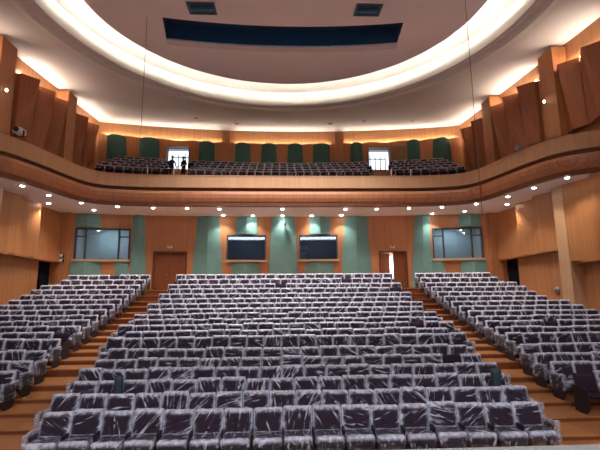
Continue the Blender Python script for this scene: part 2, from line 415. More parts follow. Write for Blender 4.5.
# balcony doorways with daylight behind
for i, (x0, x1, z0, z1) in enumerate(UD):
    d = struct(empty('door_%d' % (i+1), ((x0+x1)/2, 0, 0))); xm = (x0+x1)/2
    y = Yu(xm)
    b = MB(); t = .07
    for q in ((x0-t, x0, z0, z1+t), (x1, x1+t, z0, z1+t), (x0, x1, z1, z1+t)): b.box(q[0]-xm, q[1]-xm, y-.42, y+.2, q[2], q[3])
    b.build('door_frame', W_DOOR, d)
    g = MB(); g.box(x0-xm-.6, x1-xm+.6, y+1.6, y+1.65, z0-.2, z1+.3); g.build('glazing', DAY, d)
    g = MB()
    n_ = 4 if i else 3
    for j in range(n_+1): 
        xx = x0-xm+(x1-x0)*j/n_; g.box(xx-.035, xx+.035, y+1.2, y+1.26, z0, z1)
    for zz in ((z0+.95, z1-.45) if i else (z1-.35,)): g.box(x0-xm, x1-xm, y+1.2, y+1.26, zz-.04, zz+.04)
    g.build('glazing_bars', GREYM, d)
    if i:
        # leaf folded open against the wall to the right
        g = MB(); X0 = x1+.12-xm; g.hexa([(X0, y-.62, z0), (X0+.95, y-.98, z0), (X0+.97, y-.92, z0), (X0+.02, y-.56, z0), (X0, y-.62, z1-.02), (X0+.95, y-.98, z1-.02), (X0+.97, y-.92, z1-.02), (X0+.02, y-.56, z1-.02)])
        lf = g.build('door_leaf', wood('brown_leaf', (.22, .13, .065), (.27, .16, .08), plank=2), d)
        h = MB(); h.tube([(X0+.85, y-1.0, z0+.9), (X0+.85, y-1.0, z0+1.2)], .02); h.build('door_handle', GREYM, lf)

# ------------------------------------------------------------------ main ceiling with the oval dome
CC = 17.05
def ell(a, bb, n=96): return [(a*math.cos(2*math.pi*i/n), CC+bb*math.sin(2*math.pi*i/n)) for i in range(n)]
def fill(outer, holes, z):
    bm = bmesh.new(); ed = []
    for lp in [outer]+holes:
        v = [bm.verts.new((x, y, z(y))) for x, y in lp]
        ed += [bm.edges.new((v[i], v[(i+1) % len(v)])) for i in range(len(v))]
    bmesh.ops.triangle_fill(bm, use_beauty=True, use_dissolve=False, edges=ed)
    for f in bm.faces:
        f.normal_update()
        if f.normal.z > 0: f.normal_flip()
    return bm
def bm_obj(bm, name, mat, parent=None):
    me = bpy.data.meshes.new(name); bm.to_mesh(me); bm.free(); me.materials.append(mat); return obj(name, me, parent)
outer = [(-WX-.2, 1.5), (WX+.2, 1.5)] + [(WX+.2-(2*WX+.4)*i/40, Yu(WX+.2-(2*WX+.4)*i/40)+.25) for i in range(41)]
ceil = struct(bm_obj(fill(outer, [ell(11.35, 12.1)], zc), 'ceiling', PLASTER))
def ring(profile, name, mat, parent=ceil, n=96):
    b = MB(); 
    for (a, bb, dz) in profile:
        b.v += [(x, y, zc(y)+dz) for x, y in ell(a, bb, n)]
    for j in range(len(profile)-1):
        for i in range(n):
            i2 = (i+1) % n; b.f.append((j*n+i, j*n+i2, (j+1)*n+i2, (j+1)*n+i)); b.mi.append(0); b.smooth.append(False)
    return b.build(name, mat, parent)
ring([(11.62, 12.37, 0.0), (11.60, 12.35, -.05), (11.35, 12.1, -.05), (11.33, 12.08, .10), (11.02, 11.80, .12), (11.0, 11.78, .20), (10.72, 11.52, .20), (10.70, 11.50, .12)], 'dome_rim', RIMG)
ring([(10.70, 11.50, .12), (10.66, 11.46, .26), (10.66, 11.42, 1.05), (10.0, 10.7, 1.45), (9.2, 9.4, 1.70), (8.0, 8.2, 1.75)], 'dome_cove', COVEW)
ring([(8.72, 8.92, .98), (8.78, 8.98, .98), (8.78, 8.98, 1.03), (8.72, 8.92, 1.03), (8.72, 8.92, .98)], 'dome_light_strip', LEDD)
# hanging central disc with the lighting slot and two vents
slot_f = [(-6.22+12.24*i/12, 21.44-.57*((i-6)/6)**2) for i in range(13)]
slot_b = [(-5.9+11.7*i/12, 19.52-.56*((i-6)/6)**2) for i in range(13)]
slot = slot_f + slot_b[::-1]
vents = [[(-4.50, 17.68), (-3.27, 17.68), (-3.27, 18.6), (-4.50, 18.6)], [(3.25, 17.52), (4.42, 17.52), (4.42, 18.43), (3.25, 18.43)]]
zd = lambda y: zc(y)+.75
disc = bm_obj(fill(ell(9.1, 9.3), [slot]+vents, zd), 'dome_disc', DISC, ceil)
ring([(9.1, 9.3, .75), (9.1, 9.3, .92), (7.7, 7.9, .94)], 'disc_edge', DISC)
b = MB(); n = len(slot)
b.v = [(x, y, zd(y)) for x, y in slot] + [(x, y, zd(y)+.9) for x, y in slot]
for i in range(n): b.f.append((i, (i+1) % n, n+(i+1) % n, n+i))
b.f.append(tuple(range(n, 2*n))); b.mi = [0]*len(b.f); b.smooth = [False]*len(b.f)
b.build('lighting_slot', NAVY, ceil)
b = MB()
for (x0, y0), (x1, y1) in zip(slot_f, slot_f[1:]):
    b.hexa([(x0, y0, zd(y0)-.10), (x1, y1, zd(y1)-.10), (x1, y1+.42, zd(y1)-.10), (x0, y0+.42, zd(y0)-.10), (x0, y0, zd(y0)+.02), (x1, y1, zd(y1)+.02), (x1, y1+.42, zd(y1+.42)+.02), (x0, y0+.42, zd(y0+.42)+.02)])
b.build('slot_rim', flat('slot_rim_plaster', (.62, .58, .60), .7), ceil)
for i, v in enumerate(vents):
    (x0, y0), (x1, y1) = v[0], v[2]
    t = empty('ceiling_vent', ((x0+x1)/2, (y0+y1)/2, zd((y0+y1)/2)))
    t.rotation_euler = (math.atan(.075), 0, 0)
    hx, hy = (x1-x0)/2, (y1-y0)/2
    tag(t, 'dark teal rectangular grille in the grey ceiling disc, %s of the two' % ('left' if i == 0 else 'right'), 'vent', None)
    f = MB(); e = .07
    for q in ((-hx-.03, hx+.03, -hy-.03, -hy+e), (-hx-.03, hx+.03, hy-e, hy+.03), (-hx-.03, -hx+e, -hy, hy), (hx-e, hx+.03, -hy, hy)): f.box(*q, -.03, .04)
    f.build('vent_frame', TEAL, t)
    f = MB()
    for j in range(7):
        y = -hy+.1+j*(2*hy-.2)/6; f.hexa([(-hx, y-.05, .0), (hx, y-.05, .0), (hx, y-.035, .0), (-hx, y-.035, .0), (-hx, y+.04, .08), (hx, y+.04, .08), (hx, y+.055, .08), (-hx, y+.055, .08)])
    f.build('slats', TEAL, t)
    f = MB(); f.box(-hx, hx, -hy, hy, .25, .27); f.build('duct', NAVY, t)
# small round ceiling lamps towards the rear
for i, (x, y) in enumerate([(-6.6, 31.04), (-3.67, 32.3), (3.7, 32.0), (6.26, 31.31), (10.0, 31.2)]):
    t = tag(empty('ceiling_lamp', (x, y, zc(y))), 'small unlit round ceiling lamp above the balcony, %s from the left' % ORD[i+1], 'lamp', None)
    q = MB(); q.lathe([(.20, .02), (.20, -.03), (.15, -.04), (.13, .0)]); q.build('trim_ring', GREYM, t)
    q = MB(); q.lathe([(.12, -.005), (.12, -.02)]); q.build('lamp_glass', flat('lamp_grey', (.25, .23, .22)), t)
for i, (x, y, z1) in enumerate([(-6.6, 18.9, 9.5), (7.54, 15.98, 6.2)]):
    b = MB(); b.tube([(x, y, zc(y)+.75), (x, y, z1)], .013, 6); b.lathe([(.012, z1-.10), (.03, z1-.08), (.03, z1-.02), (.012, z1)], (x, y, 0), 10)
    tag(b.build('hanging_cable', flat('cable_dark', (.16, .13, .12))), 'thin dark cable hanging from the dome on the %s' % ('left' if i == 0 else 'right'), 'cable')

# ------------------------------------------------------------------ balcony: parapet, soffit, terraces
half = [(0, 24.95), (2.5, 24.94), (5, 24.9), (7, 24.84), (8.5, 24.75), (9.9, 24.48), (10.7, 24.05), (11.15, 23.3), (11.45, 22.1), (11.75, 20.6), (12.15, 19.2), (12.65, 18.3), (13.4, 17.7), (14.25, 17.3)]
ctrl = [(-x, y) for x, y in half[:0:-1]] + half
def catmull(P, sub=4):
    out = []
    for i in range(len(P)-1):
        p0, p1, p2, p3 = P[max(i-1, 0)], P[i], P[i+1], P[min(i+2, len(P)-1)]
        for j in range(sub):
            t = j/sub
            out.append(tuple(.5*(2*b_+(c_-a_)*t+(2*a_-5*b_+4*c_-d_)*t*t+(3*b_-a_-3*c_+d_)*t**3) for a_, b_, c_, d_ in zip(p0, p1, p2, p3)))
    out.append(P[-1]); return out
PATH = catmull(ctrl)
NRM = []
for i in range(len(PATH)):
    a, c = PATH[max(i-1, 0)], PATH[min(i+1, len(PATH)-1)]
    d = Vector((c[0]-a[0], c[1]-a[1])).normalized(); NRM.append((d.y, -d.x))   # points to the stage
def sweep(prof, name, mat, parent=None):
    b = MB(); m_ = len(prof); N = len(PATH)
    b.v = [(p[0]+q[0]*o, p[1]+q[1]*o, z) for p, q in zip(PATH, NRM) for o, z in prof]
    for i in range(N-1):
        for j in range(m_):
            j2 = (j+1) % m_
            b.f.append((i*m_+j, i*m_+j2, (i+1)*m_+j2, (i+1)*m_+j)); b.mi.append(0); b.smooth.append(False)
    b.add([], []); b.f += [tuple(range(m_)), tuple(range((N-1)*m_, N*m_))]; b.mi += [0, 0]; b.smooth += [False, False]
    return b.build(name, mat, parent)
PAR = struct(sweep([(0, 10.20), (0, 9.50), (-.3, 9.50), (-.3, 10.20)], 'wall_balcony_front', W_RAIL))
sweep([(.03, 10.20), (.03, 10.25), (-.33, 10.25), (-.33, 10.20)], 'parapet_cap', W_RAIL, PAR)
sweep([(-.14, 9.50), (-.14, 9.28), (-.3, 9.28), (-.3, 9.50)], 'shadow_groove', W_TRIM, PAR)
sweep([(0, 9.28), (.07, 9.24), (.11, 9.08), (.09, 8.86), (.02, 8.66), (-.03, 8.58), (-.3, 8.58), (-.3, 9.28)], 'lower_band', W_BAND, PAR)
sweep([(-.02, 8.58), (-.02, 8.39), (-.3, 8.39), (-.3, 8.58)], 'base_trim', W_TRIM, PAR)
arc = [(-14.25+28.5*i/40, Yb(-14.25+28.5*i/40)+.1) for i in range(41)]
struct(bm_obj(fill([(x-q[0]*.1, y-q[1]*.1) for (x, y), q in zip(PATH, NRM)] + arc[::-1], [], lambda y: SOF), 'ceiling_balcony', SOFFIT))
struct(bm_obj(fill([(x-q[0]*.1, y-q[1]*.1) for (x, y), q in zip(PATH, NRM)] + [(14.25, 28), (-14.25, 28)], [], lambda y: 9.25), 'floor_balcony', W_FLOOR))
BR = [(k_, 13.65-.45*k_, 1.0+.9*k_) for k_ in range(5)]       # balcony rows: top z, distance in front of the rear wall
b = MB()
for k_, zt, off in BR:
    fl = zt-.876
    for i in range(28):
        a, c = -14.2+28.4*i/28, -14.2+28.4*(i+1)/28
        f0 = off+.62; f1 = 0 if k_ == 0 else off-.28
        b.hexa([(a, Yu(a)-f0, fl-.6), (c, Yu(c)-f0, fl-.6), (c, Yu(c)-f1, fl-.6), (a, Yu(a)-f1, fl-.6), (a, Yu(a)-f0, fl), (c, Yu(c)-f0, fl), (c, Yu(c)-f1, fl), (a, Yu(a)-f1, fl)])
struct(b.build('floor_balcony_terrace', W_FLOOR))
# metal railing standing behind the cap
rl = empty('balcony_railing', (0, 24.95, 10.25))
tag(rl, 'thin white metal railing standing on the balcony parapet', 'railing')
sub = [(p[0]-q[0]*.2, p[1]-q[1]*.2) for p, q in zip(PATH, NRM) if abs(p[0]) < 10.4]
b = MB(); b.tube([(x, y-24.95, .45) for x, y in sub], .009, 6); b.build('top_rail', GREYM, rl)
for x in (-8.11, -6.59, 6.51, 7.7):
    y = min(sub, key=lambda p: abs(p[0]-x))[1]
    b = MB(); b.tube([(x, y-24.95, 0), (x, y-24.95, .45)], .03, 8); b.build('post', METAL, rl)
# small stage lamp and box on the parapets
t = tag(empty('stage_spotlight', (-11.95, 18.9, 10.25)), 'white and dark stage spotlight on the left balcony parapet', 'spotlight')
b = MB(); b.rbox((0, 0, .26), (.17, .26, .13), .04, (4, 4, 4)); b.build('housing', METAL, t)
b = MB(); b.box(-.2, -.17, -.05, .05, 0, .3); b.box(.17, .2, -.05, .05, 0, .3); b.box(-.2, .2, -.06, .06, 0, .03); b.build('bracket', BLACK, t)
b = MB(); b.lathe([(.10, -.34), (.12, -.26), (.12, -.2)], (0, 0, .26), 16, 0, 'y'); b.build('lens_hood', BLACK, t)
t = tag(empty('control_box', (11.75, 20.2, 10.25)), 'small grey control box on the right balcony parapet', 'box')
b = MB(); b.rbox((0, 0, .11), (.15, .13, .11), .02, (3, 3, 3)); b.build('case', GREYM, t)
b = MB(); b.tube([(0, 0, .22), (.03, -.02, .36)], .012, 6); b.build('aerial', BLACK, t)

# ------------------------------------------------------------------ rear wall under the balcony: windows, doors, panels
booth_lights = []
for i, (c, x0, x1, z0, z1) in enumerate(WIN):
    xm = (x0+x1)/2; y = Yb(xm); hw = (x1-x0)/2
    big = c in 'LR'
    rz = math.atan(-2*xm/155)
    w = struct(empty('window_%d' % (i+1), (xm, y, 0), rz))
    f = MB(); t = .06
    f.box(-hw-t, hw+t, -.10, .12, z1-.02, z1+t); f.box(-hw-t, -hw+.02, -.10, .12, z0, z1); f.box(hw-.02, hw+t, -.10, .12, z0, z1)
    f.build('window_frame', DARKFR, w)
    f = MB(); f.box(-hw-.12, hw+.12, -.2, .14, z0-.12, z0+.02); f.build('window_sill', BEIGE, w)
    g = MB(); g.box(-hw, hw, .02, .035, z0, z1); g.build('pane', GLASS if big else GLASS_D, w)
    f = MB()
    if big:
        for q in (-.65 if c == 'L' else -.58, .61 if c == 'L' else .60):
            f.box(hw*q*1.0-.05, hw*q+.05, -.06, .08, z0, z1)
        for a_, b_ in ((-hw, hw*-.6), (hw*.6, hw)): f.box(a_, b_, -.04, .06, z1-.5, z1-.43)
        f.build('mullions', DARKFR, w)
    else:
        f.box(-hw, hw, -.02, .04, z0, z0+.03); f.build('bottom_rail', DARKFR, w)
    rm = MB(); D = 2.2
    rm.box(-hw-.3, hw+.3, D, D+.05, z0-.8, z1+.5); rm.box(-hw-.35, -hw-.3, .25, D, z0-.8, z1+.5); rm.box(hw+.3, hw+.35, .25, D, z0-.8, z1+.5); rm.box(-hw-.3, hw+.3, .25, D, z1+.45, z1+.5); rm.box(-hw-.3, hw+.3, .25, D, z0-.85, z0-.8)
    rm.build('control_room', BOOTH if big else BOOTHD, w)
    booth_lights.append((xm, y+1.2, z1+.35, big, i))
    if c == 'D':
        q = MB(); q.box(-hw+.02, -hw+.40, .5, .53, z0+.0, z0+.62); q.box(-hw+.02, -hw+.5, .5, .53, z0+.78, z0+.98); q.build('white_reflection', WHITEW, w)  # white boards behind the pane imitate a pale reflection in the glass
def dleaf(parent, w_, z0, z1, loc, ang, hx):
    """door leaf hinged at its local x = 0"""
    e = empty('leaf', loc, ang); e.parent = parent
    s_ = 1 if w_ > 0 else -1
    b = MB(); x0, x1 = sorted((0, w_)); b.box(x0, x1, -.03, .03, z0, z1)
    for a_, c_ in ((z0+.15, z0+.95), (z0+1.1, z1-.2)): b.box(x0+.12, x1-.12, -.042, -.03, a_, c_)
    lf = b.build('door_leaf', W_DOOR, parent, loc, ang)
    bpy.data.objects.remove(e)
    h = MB(); hxx = w_-s_*.1; h.tube([(hxx, -.03, z0+1.0), (hxx, -.09, z0+1.0), (hxx-s_*.13, -.09, z0+1.0)], .014); h.build('door_handle', GREYM, lf)
for i, (x0, x1, z0, z1) in enumerate(DOORS):
    xm = (x0+x1)/2; y = Yb(xm); hw = (x1-x0)/2; rz = math.atan(-2*xm/155)
    d = struct(empty('door_%d' % (i+3), (xm, y, 0), rz))
    b = MB(); t = .09
    b.box(-hw-t, -hw, -.08, .2, z0, z1+t); b.box(hw, hw+t, -.08, .2, z0, z1+t); b.box(-hw, hw, -.08, .2, z1, z1+t); b.build('door_frame', W_TRIM, d)
    if i == 0:
        dleaf(d, hw-.01, z0, z1, (-hw, .15, 0), 0, 0); dleaf(d, -hw+.01, z0, z1, (hw, .15, 0), 0, 0)
    else:
        dleaf(d, hw-.03, z0, z1, (-hw, .15, 0), rad(32), 0); dleaf(d, -hw+.01, z0, z1, (hw, .15, 0), rad(0), 0)
    b = MB(); b.box(-hw-.8, hw+.8, 2.0, 2.05, z0-.1, z1+.3); b.box(-hw-.85, -hw-.8, .3, 2, z0-.1, z1+.3); b.box(hw+.8, hw+.85, .3, 2, z0-.1, z1+.3); b.box(-hw-.8, hw+.8, .3, 2, z1+.3, z1+.35)
    b.build('corridor', WHITEW, d)
    t_ = tag(empty('emergency_light', (xm-.03, y-.02, z1+.33), rz), 'small white emergency light above the %s double door' % ('left' if i == 0 else 'right'), 'emergency light')
    b = MB(); b.rbox((0, -.05, 0), (.15, .045, .05), .015, (3, 2, 2)); b.build('housing', METAL, t_)
    for sx in (-.12, .12):
        b = MB(); b.lathe([(.035, -.02), (.055, -.10), (.05, -.11)], (sx, -.05, .07), 12, 0, 'y'); b.build('lamp_head', METAL, t_)
gp = lambda *a: arc_panel(Yb, *a[:6], .04, .16, 'V', 'acoustic_panel', GREEN, a[6])
gp(-13.1, -11.72, -13.12, -11.68, 7.54, 8.39, 'short green wall panel above the left end of the leftmost window')
gp(-13.2, -11.5, -13.28, -11.38, 3.6, 5.34, 'green wall panel below the left half of the leftmost window')
gp(-10.7, -9.86, -10.55, -9.74, 3.6, 5.34, 'narrow green wall panel below the right end of the leftmost window')
gp(-9.74, -9.03, -9.72, -8.72, 3.6, 8.39, 'tall green wall panel between the leftmost window and the left door')
gp(-5.67, -4.31, -6.01, -3.94, 3.6, 8.39, 'tall green wall panel between the left door and the second window')
gp(-3.13, -1.80, -3.2, -1.75, 7.21, 8.39, 'short green wall panel above the second window from the left')
gp(-3.42, -1.62, -3.5, -1.52, 3.6, 5.32, 'green wall panel below the second window from the left')
gp(-.80, .72, -1.08, .98, 3.6, 8.39, 'tall green wall panel in the centre between the two dark windows')
gp(1.78, 3.05, 1.7, 3.1, 7.21, 8.39, 'short green wall panel above the third window from the left')
gp(1.40, 3.25, 1.3, 3.35, 3.6, 5.32, 'green wall panel below the third window from the left')
gp(4.1, 5.57, 3.68, 5.81, 3.6, 8.39, 'tall green wall panel between the third window and the right door')
gp(8.75, 9.68, 8.31, 9.66, 3.6, 8.39, 'tall green wall panel between the right door and the rightmost window')
gp(9.68, 10.45, 9.68, 10.6, 3.6, 5.31, 'narrow green wall panel below the left end of the rightmost window')
gp(11.59, 12.91, 11.55, 12.93, 7.56, 8.39, 'short green wall panel above the right end of the rightmost window')
gp(11.5, 13.05, 11.4, 13.15, 3.6, 5.31, 'green wall panel below the right half of the rightmost window')
# corner pilaster strips of wood
for s in (-1, 1):
    b = MB(); x0, x1 = sorted((s*13.3, s*14.2)); b.hexa([(x0, 26.95, 3.4), (x1, 26.95, 3.4), (x1, 27.6, 3.4), (x0, 27.6, 3.4), (x0, 26.95, SOF), (x1, 26.95, SOF), (x1, 27.6, SOF), (x0, 27.6, SOF)])
    trim(b, W_SIDE)
# camera on the centre panel
t = tag(empty('security_camera', (.03, Yb(0)-.17, 7.92)), 'small dark security camera on the centre green panel', 'camera')
b = MB(); b.lathe([(.06, 0), (.06, -.03), (.03, -.05)], (0, 0, 0), 12, 0, 'y'); b.build('mount', BLACK, t)
b = MB(); b.tube([(0, -.04, 0), (0, -.12, -.04), (.0, -.16, -.10)], .02); b.build('arm', BLACK, t)
b = MB(); b.rbox((.02, -.24, -.14), (.06, .15, .06), .025, (3, 4, 3)); b.build('camera_body', BLACK, t)
# wall devices on the side walls
for x, z, t_ in ((-13.66, 5.70, 'upper'), (-13.66, 5.40, 'lower')):
    t = tag(empty('wall_light', (x, 26.95, z)), 'small white emergency fitting on the left corner pilaster, %s of two' % t_, 'emergency light')
    b = MB(); b.rbox((0, -.05, 0), (.13, .05, .08), .02, (3, 2, 3)); b.build('housing', METAL, t)
    b = MB(); b.rbox((.16, -.04, -.02), (.05, .04, .10), .015, (2, 2, 3)); b.build('battery_case', BLACK, t)
t = tag(empty('wall_speaker', (14.2, 22.05, 3.28)), 'round grey fitting on the plank dado of the right wall', 'wall fitting')
b = MB(); b.lathe([(.20, 0), (.20, -.06), (.17, -.08), (.05, -.09)], (0, 0, 0), 20, 0, 'x'); b.build('grille', GREYM, t)
b = MB(); b.lathe([(.05, -.085), (.04, -.12)], (0, 0, 0), 12, 0, 'x'); b.build('hub', BLACK, t)
for s, y, z in ((-1, 19.55, 12.95), (1, 19.9, 12.9)):
    t = tag(empty('pilaster_lamp', (s*(WX-.72), y+.35, z)), 'tiny glowing lamp on the near %s balcony pilaster' % side[s], 'lamp')
    b = MB(); b.rbox((-s*.04, 0, 0), (.04, .06, .08), .02, (2, 2, 2)); b.build('bracket', BLACK, t)
    b = MB(); b.lathe([(.03, .10), (.06, .06), (.07, 0), (.05, -.06)], (-s*.12, -.03, 0), 12); b.build('bulb', DOTL, t)
# dark curtains in the side doorways
for s in (-1, 1):
    b = MB(); vs = []; n_ = 34
    y0, y1 = (25.6, 26.9)
    for i in range(n_+1):
        yy = y0+(y1-y0)*i/n_; xx = s*(WX+.12+.05*math.sin(i*1.25))
        zb = 2.9 if s == 1 else (4.15 if i < 9 else (2.9 if i < 25 else 3.3))
        vs += [(xx, yy, zb), (xx, yy, 5.32), (xx+s*.02, yy, zb), (xx+s*.02, yy, 5.32)]
    fs = []
    for i in range(n_):
        a = 4*i; fs += [(a, a+4, a+5, a+1), (a+2, a+3, a+7, a+6), (a, a+2, a+6, a+4), (a+1, a+5, a+7, a+3)]
    fs += [(0, 1, 3, 2), (4*n_, 4*n_+2, 4*n_+3, 4*n_+1)]
    b.add(vs, fs, 0, True)
    tag(b.build('curtain', CURT), 'dark curtain hanging in the doorway of the %s wall' % side[s], 'curtain')

# downlights under the balcony
front = [(-12.49, 20.41), (-12.26, 22.32), (-11.4, 24.11), (-9.77, 25.12), (-7.83, 25.48), (-5.84, 25.56), (-3.94, 25.80), (-.12, 25.83), (3.76, 25.81), (5.68, 25.71), (7.62, 25.49), (9.58, 25.19), (11.25, 24.22), (12.18, 22.39), (12.5, 20.46), (12.97, 18.62)]
rear = [(-13.25, 24.23), (-11.53, 26.09), (-3.96, 27.72), (-2.05, 27.9), (-.1, 27.92), (1.82, 27.9), (3.79, 27.75), (9.68, 27.2), (11.51, 26.4), (13.17, 24.32)]
ringm = lensm = None
for row, nm in ((front, 'in the row along the balcony edge'), (rear, 'in the row nearer the rear wall')):
    for i, (x, y) in enumerate(row):
        t = tag(empty('downlight', (x, y, SOF)), 'lit round downlight %s, %s from the left' % (nm, ORD[i+1]), 'downlight', 'downlights under the balcony')
        if ringm is None:
            q = MB(); q.lathe([(.09, .0), (.15, .0), (.15, -.02), (.10, -.025), (.09, 0)]); ringm = q.mesh('trim_ring', METAL)
            q = MB(); q.lathe([(.10, -.012), (.095, -.03), (.06, -.05)]); lensm = q.mesh('lens', LENS)
        obj('trim_ring', ringm, t); obj('lens', lensm, t)
        ld = bpy.data.lights.new('downlight_beam', 'SPOT'); ld.energy = 200; ld.color = (1, .93, .82); ld.spot_size = rad(105); ld.spot_blend = .7; ld.shadow_soft_size = .08
        lo = bpy.data.objects.new('downlight_beam', ld); COL.objects.link(lo); lo.parent = t; lo.location = (0, 0, -.07)

# ------------------------------------------------------------------ seats
BT = .876
def recl(x, y, z): return (x, y-(BT-z)*.26, z)
def wob(p, v, amp, fr=9):
    return noise.noise(Vector((p[0]*fr+v*13.1, p[1]*fr, p[2]*fr+v*7.7)))*amp
sm = lambda a, c, x: max(0, min(1, (x-a)/(c-a)))**2*(3-2*max(0, min(1, (x-a)/(c-a))))
def film_back(v, n=(14, 3, 12), amp=.022):
    b = MB(); h = (.288, .075, .265); c = (0, -.05, .637)
    raw = []
    def fn(x, y, z):
        lx, ly, lz = (x-c[0])/h[0], (y-c[1])/h[1], (z-c[2])/h[2]
        raw.append((lx, ly, lz))
        w = wob((x, y, z), v, amp) + wob((x, y, z), v+3, amp*.5, 23)
        sag = .012*math.sin(lz*9+v)*abs(lx)
        bump = .02*abs(noise.noise(Vector((x*14+v*5, v, 0))))*(1 if lz > .8 else 0)
        q = (x+w*.5*(1 if lx > 0 else -1)*(abs(lx) > .9), y+(w+sag)*(1 if ly > 0 else -1), z+bump)
        return recl(*q)
    b.rbox(c, h, .045, n, fn)
    F = []; U = []
    for lx, ly, lz in raw:
        e = max(sm(.82+.1*wob((lx, 0, lz), v, 1, 3), .97, abs(lx)), sm(.72+.22*wob((lx, 0, 3), v, 1, 4), .95, lz), .5*sm(.7, 1, -lz))
        if abs(ly) < .9: e = max(e, .8)
        F.append(e); U += [lx, lz, ly*.3]
    b.att = {'film': ('FLOAT', F), 'fuv': ('FLOAT_VECTOR', U), 'seed': ('FLOAT', [v*.137]*len(F))}
    return b
def film_seat(v, n=(12, 10, 4), amp=.03):
    b = MB(); h = (.270, .275, .10); c = (0, -.41, .40); raw = []
    def fn(x, y, z):
        lx, ly, lz = (x-c[0])/h[0], (y-c[1])/h[1], (z-c[2])/h[2]; raw.append((lx, ly, lz))
        w = wob((x, y, z), v+9, amp, 8)+wob((x, y, z), v+5, amp*.5, 20)
        if lz < -.5: z -= .05+.05*abs(noise.noise(Vector((x*8+v, y*8, 1)))); y += (w*1.2)
        return (x+w*.6*(abs(lx) > .9), y+w*.7*(ly < -.9), z+w*.6*(lz > .5))
    b.rbox(c, h, .06, n, fn)
    F = []; U = []
    for lx, ly, lz in raw:
        e = max(.5*sm(.75, 1, abs(lx))*(lz > -.2), .95*sm(.5, .85, -ly)*sm(.1, .7, lz), .8*sm(.3, .8, ly), .05)
        F.append(e); U += [lx, ly, lz*.6]
    b.att = {'film': ('FLOAT', F), 'fuv': ('FLOAT_VECTOR', U), 'seed': ('FLOAT', [v*.137+.05]*len(F))}
    return b
def film_end(x0, v=4, n=(3, 10, 8), amp=.03):
    b = MB(); h = (.05, .30, .21); c = (x0, -.34, .44); raw = []
    def fn(x, y, z):
        lx, ly, lz = (x-c[0])/h[0], (y-c[1])/h[1], (z-c[2])/h[2]; raw.append((lx, ly, lz))
        w = wob((x, y, z), v+2, amp, 9)+wob((x, y, z), v+5, amp*.6, 22)
        return (x+w*(1 if lx > 0 else -1), y+w*(abs(ly) > .9), z+w*(lz > .5)+(.07*noise.noise(Vector((y*9, v, 0))) if lz < -.5 else 0))
    b.rbox(c, h, .04, n, fn)
    F = []; U = []
    for lx, ly, lz in raw:
        F.append(max(.5*sm(.6, .95, lz), .4*sm(.75, .97, abs(ly)), .06)); U += [ly, lz, lx*.3]
    b.att = {'film': ('FLOAT', F), 'fuv': ('FLOAT_VECTOR', U), 'seed': ('FLOAT', [v*.137+.4]*len(F))}
    return b
def back_mb(n=(8, 3, 7)):
    b = MB()
    def fn(x, y, z):
        lx = x/.245; lz = (z-.63)/.235
        if y < -.05: y -= .02*(1-lx*lx)*(1-lz*lz)
        return recl(x, y, z)
    b.rbox((0, -.055, .63), (.268, .045, .238), .042, n, fn); return b
def cush_mb(n=(6, 6, 3)):
    b = MB(); b.rbox((0, -.41, .40), (.24, .235, .06), .05, n, lambda x, y, z: (x, y, z-(y+.41)*.12)); return b
def arm_mb(x=.29):
    b = MB(); b.rbox((x, -.36, .55), (.022, .15, .02), .016, (2, 4, 2)); 
    b.hexa([(x-.016, -.40, 0), (x+.016, -.40, 0), (x+.016, -.22, 0), (x-.016, -.22, 0), (x-.016, -.46, .535), (x+.016, -.46, .535), (x+.016, -.22, .535), (x-.016, -.22, .535)])
    b.box(x-.022, x+.022, -.46, -.2, 0, .03); return b
def end_mb(x):
    b = MB(); p = [(-.62, .20), (-.63, .46), (-.57, .56), (-.20, .60), (-.08, .56), (-.10, .02), (-.50, .02), (-.58, .08)]
    vs = [(xx, y, z) for xx in (x-.012, x+.012) for y, z in p]; N = len(p)
    b.add(vs, [(i, (i+1) % N, N+(i+1) % N, N+i) for i in range(N)]+[tuple(range(N)), tuple(range(N, 2*N))]); return b
NV = 6
ME = dict(back=back_mb().mesh('backrest', FAB), cush=cush_mb().mesh('seat_cushion', FAB), armR=arm_mb(.29).mesh('armrest', BLACK), armL=arm_mb(-.29).mesh('armrest', BLACK), endR=end_mb(.30).mesh('end_panel', BLACK), endL=end_mb(-.30).mesh('end_panel', BLACK))
ME['fendL'] = film_end(-.305).mesh('end_cover', FILM); ME['fendR'] = film_end(.305).mesh('end_cover', FILM)
FB = [film_back(v).mesh('back_cover', FILM) for v in range(NV)]
FS = [film_seat(v).mesh('seat_cover', FILM) for v in range(NV)]

P = .58
NC = [17, 18, 18, 19, 19, 19, 21, 20, 22, 21, 22, 21, 22, 21, 22, 21, 22, 21, 22]
INN = [6.9, 6.95, 7.0, 7.05, 7.15, 7.3, 7.55, 7.65, 7.7, 7.75] + [7.8]*9
OUT = [13.6]*13 + [13.55, 13.4, 13.3, 13.1, 13.0, 12.9]
seats = []     # (x, y, z, block, row, index from the left/aisle, n, has_left_end, has_right_end)
for r in range(19):
    n_ = NC[r]
    for i in range(n_): seats.append(dict(x=.05+(i-(n_-1)/2)*P, y=RD[r], z=RZ[r], b='middle', r=r, i=i, n=n_, L=i == 0, R=i == n_-1))
    m_ = int((OUT[r]-INN[r])/P)
    for s in (-1, 1):
        for i in range(m_):
            seats.append(dict(x=s*(INN[r]+(i+.5)*P), y=RD[r], z=RZ[r], b=side[s], r=r, i=i, n=m_, L=(i == 0 and s == 1) or (i == m_-1 and s == -1), R=(i == 0 and s == -1) or (i == m_-1 and s == 1)))
vis = []
for s in seats:
    u, v, zz = proj(s['x'], s['y']-.1, s['z']+.7)
    s['u'], s['v'], s['d'] = u, v, zz
    if -9 < u < 609 and v < 452: vis.append(s)
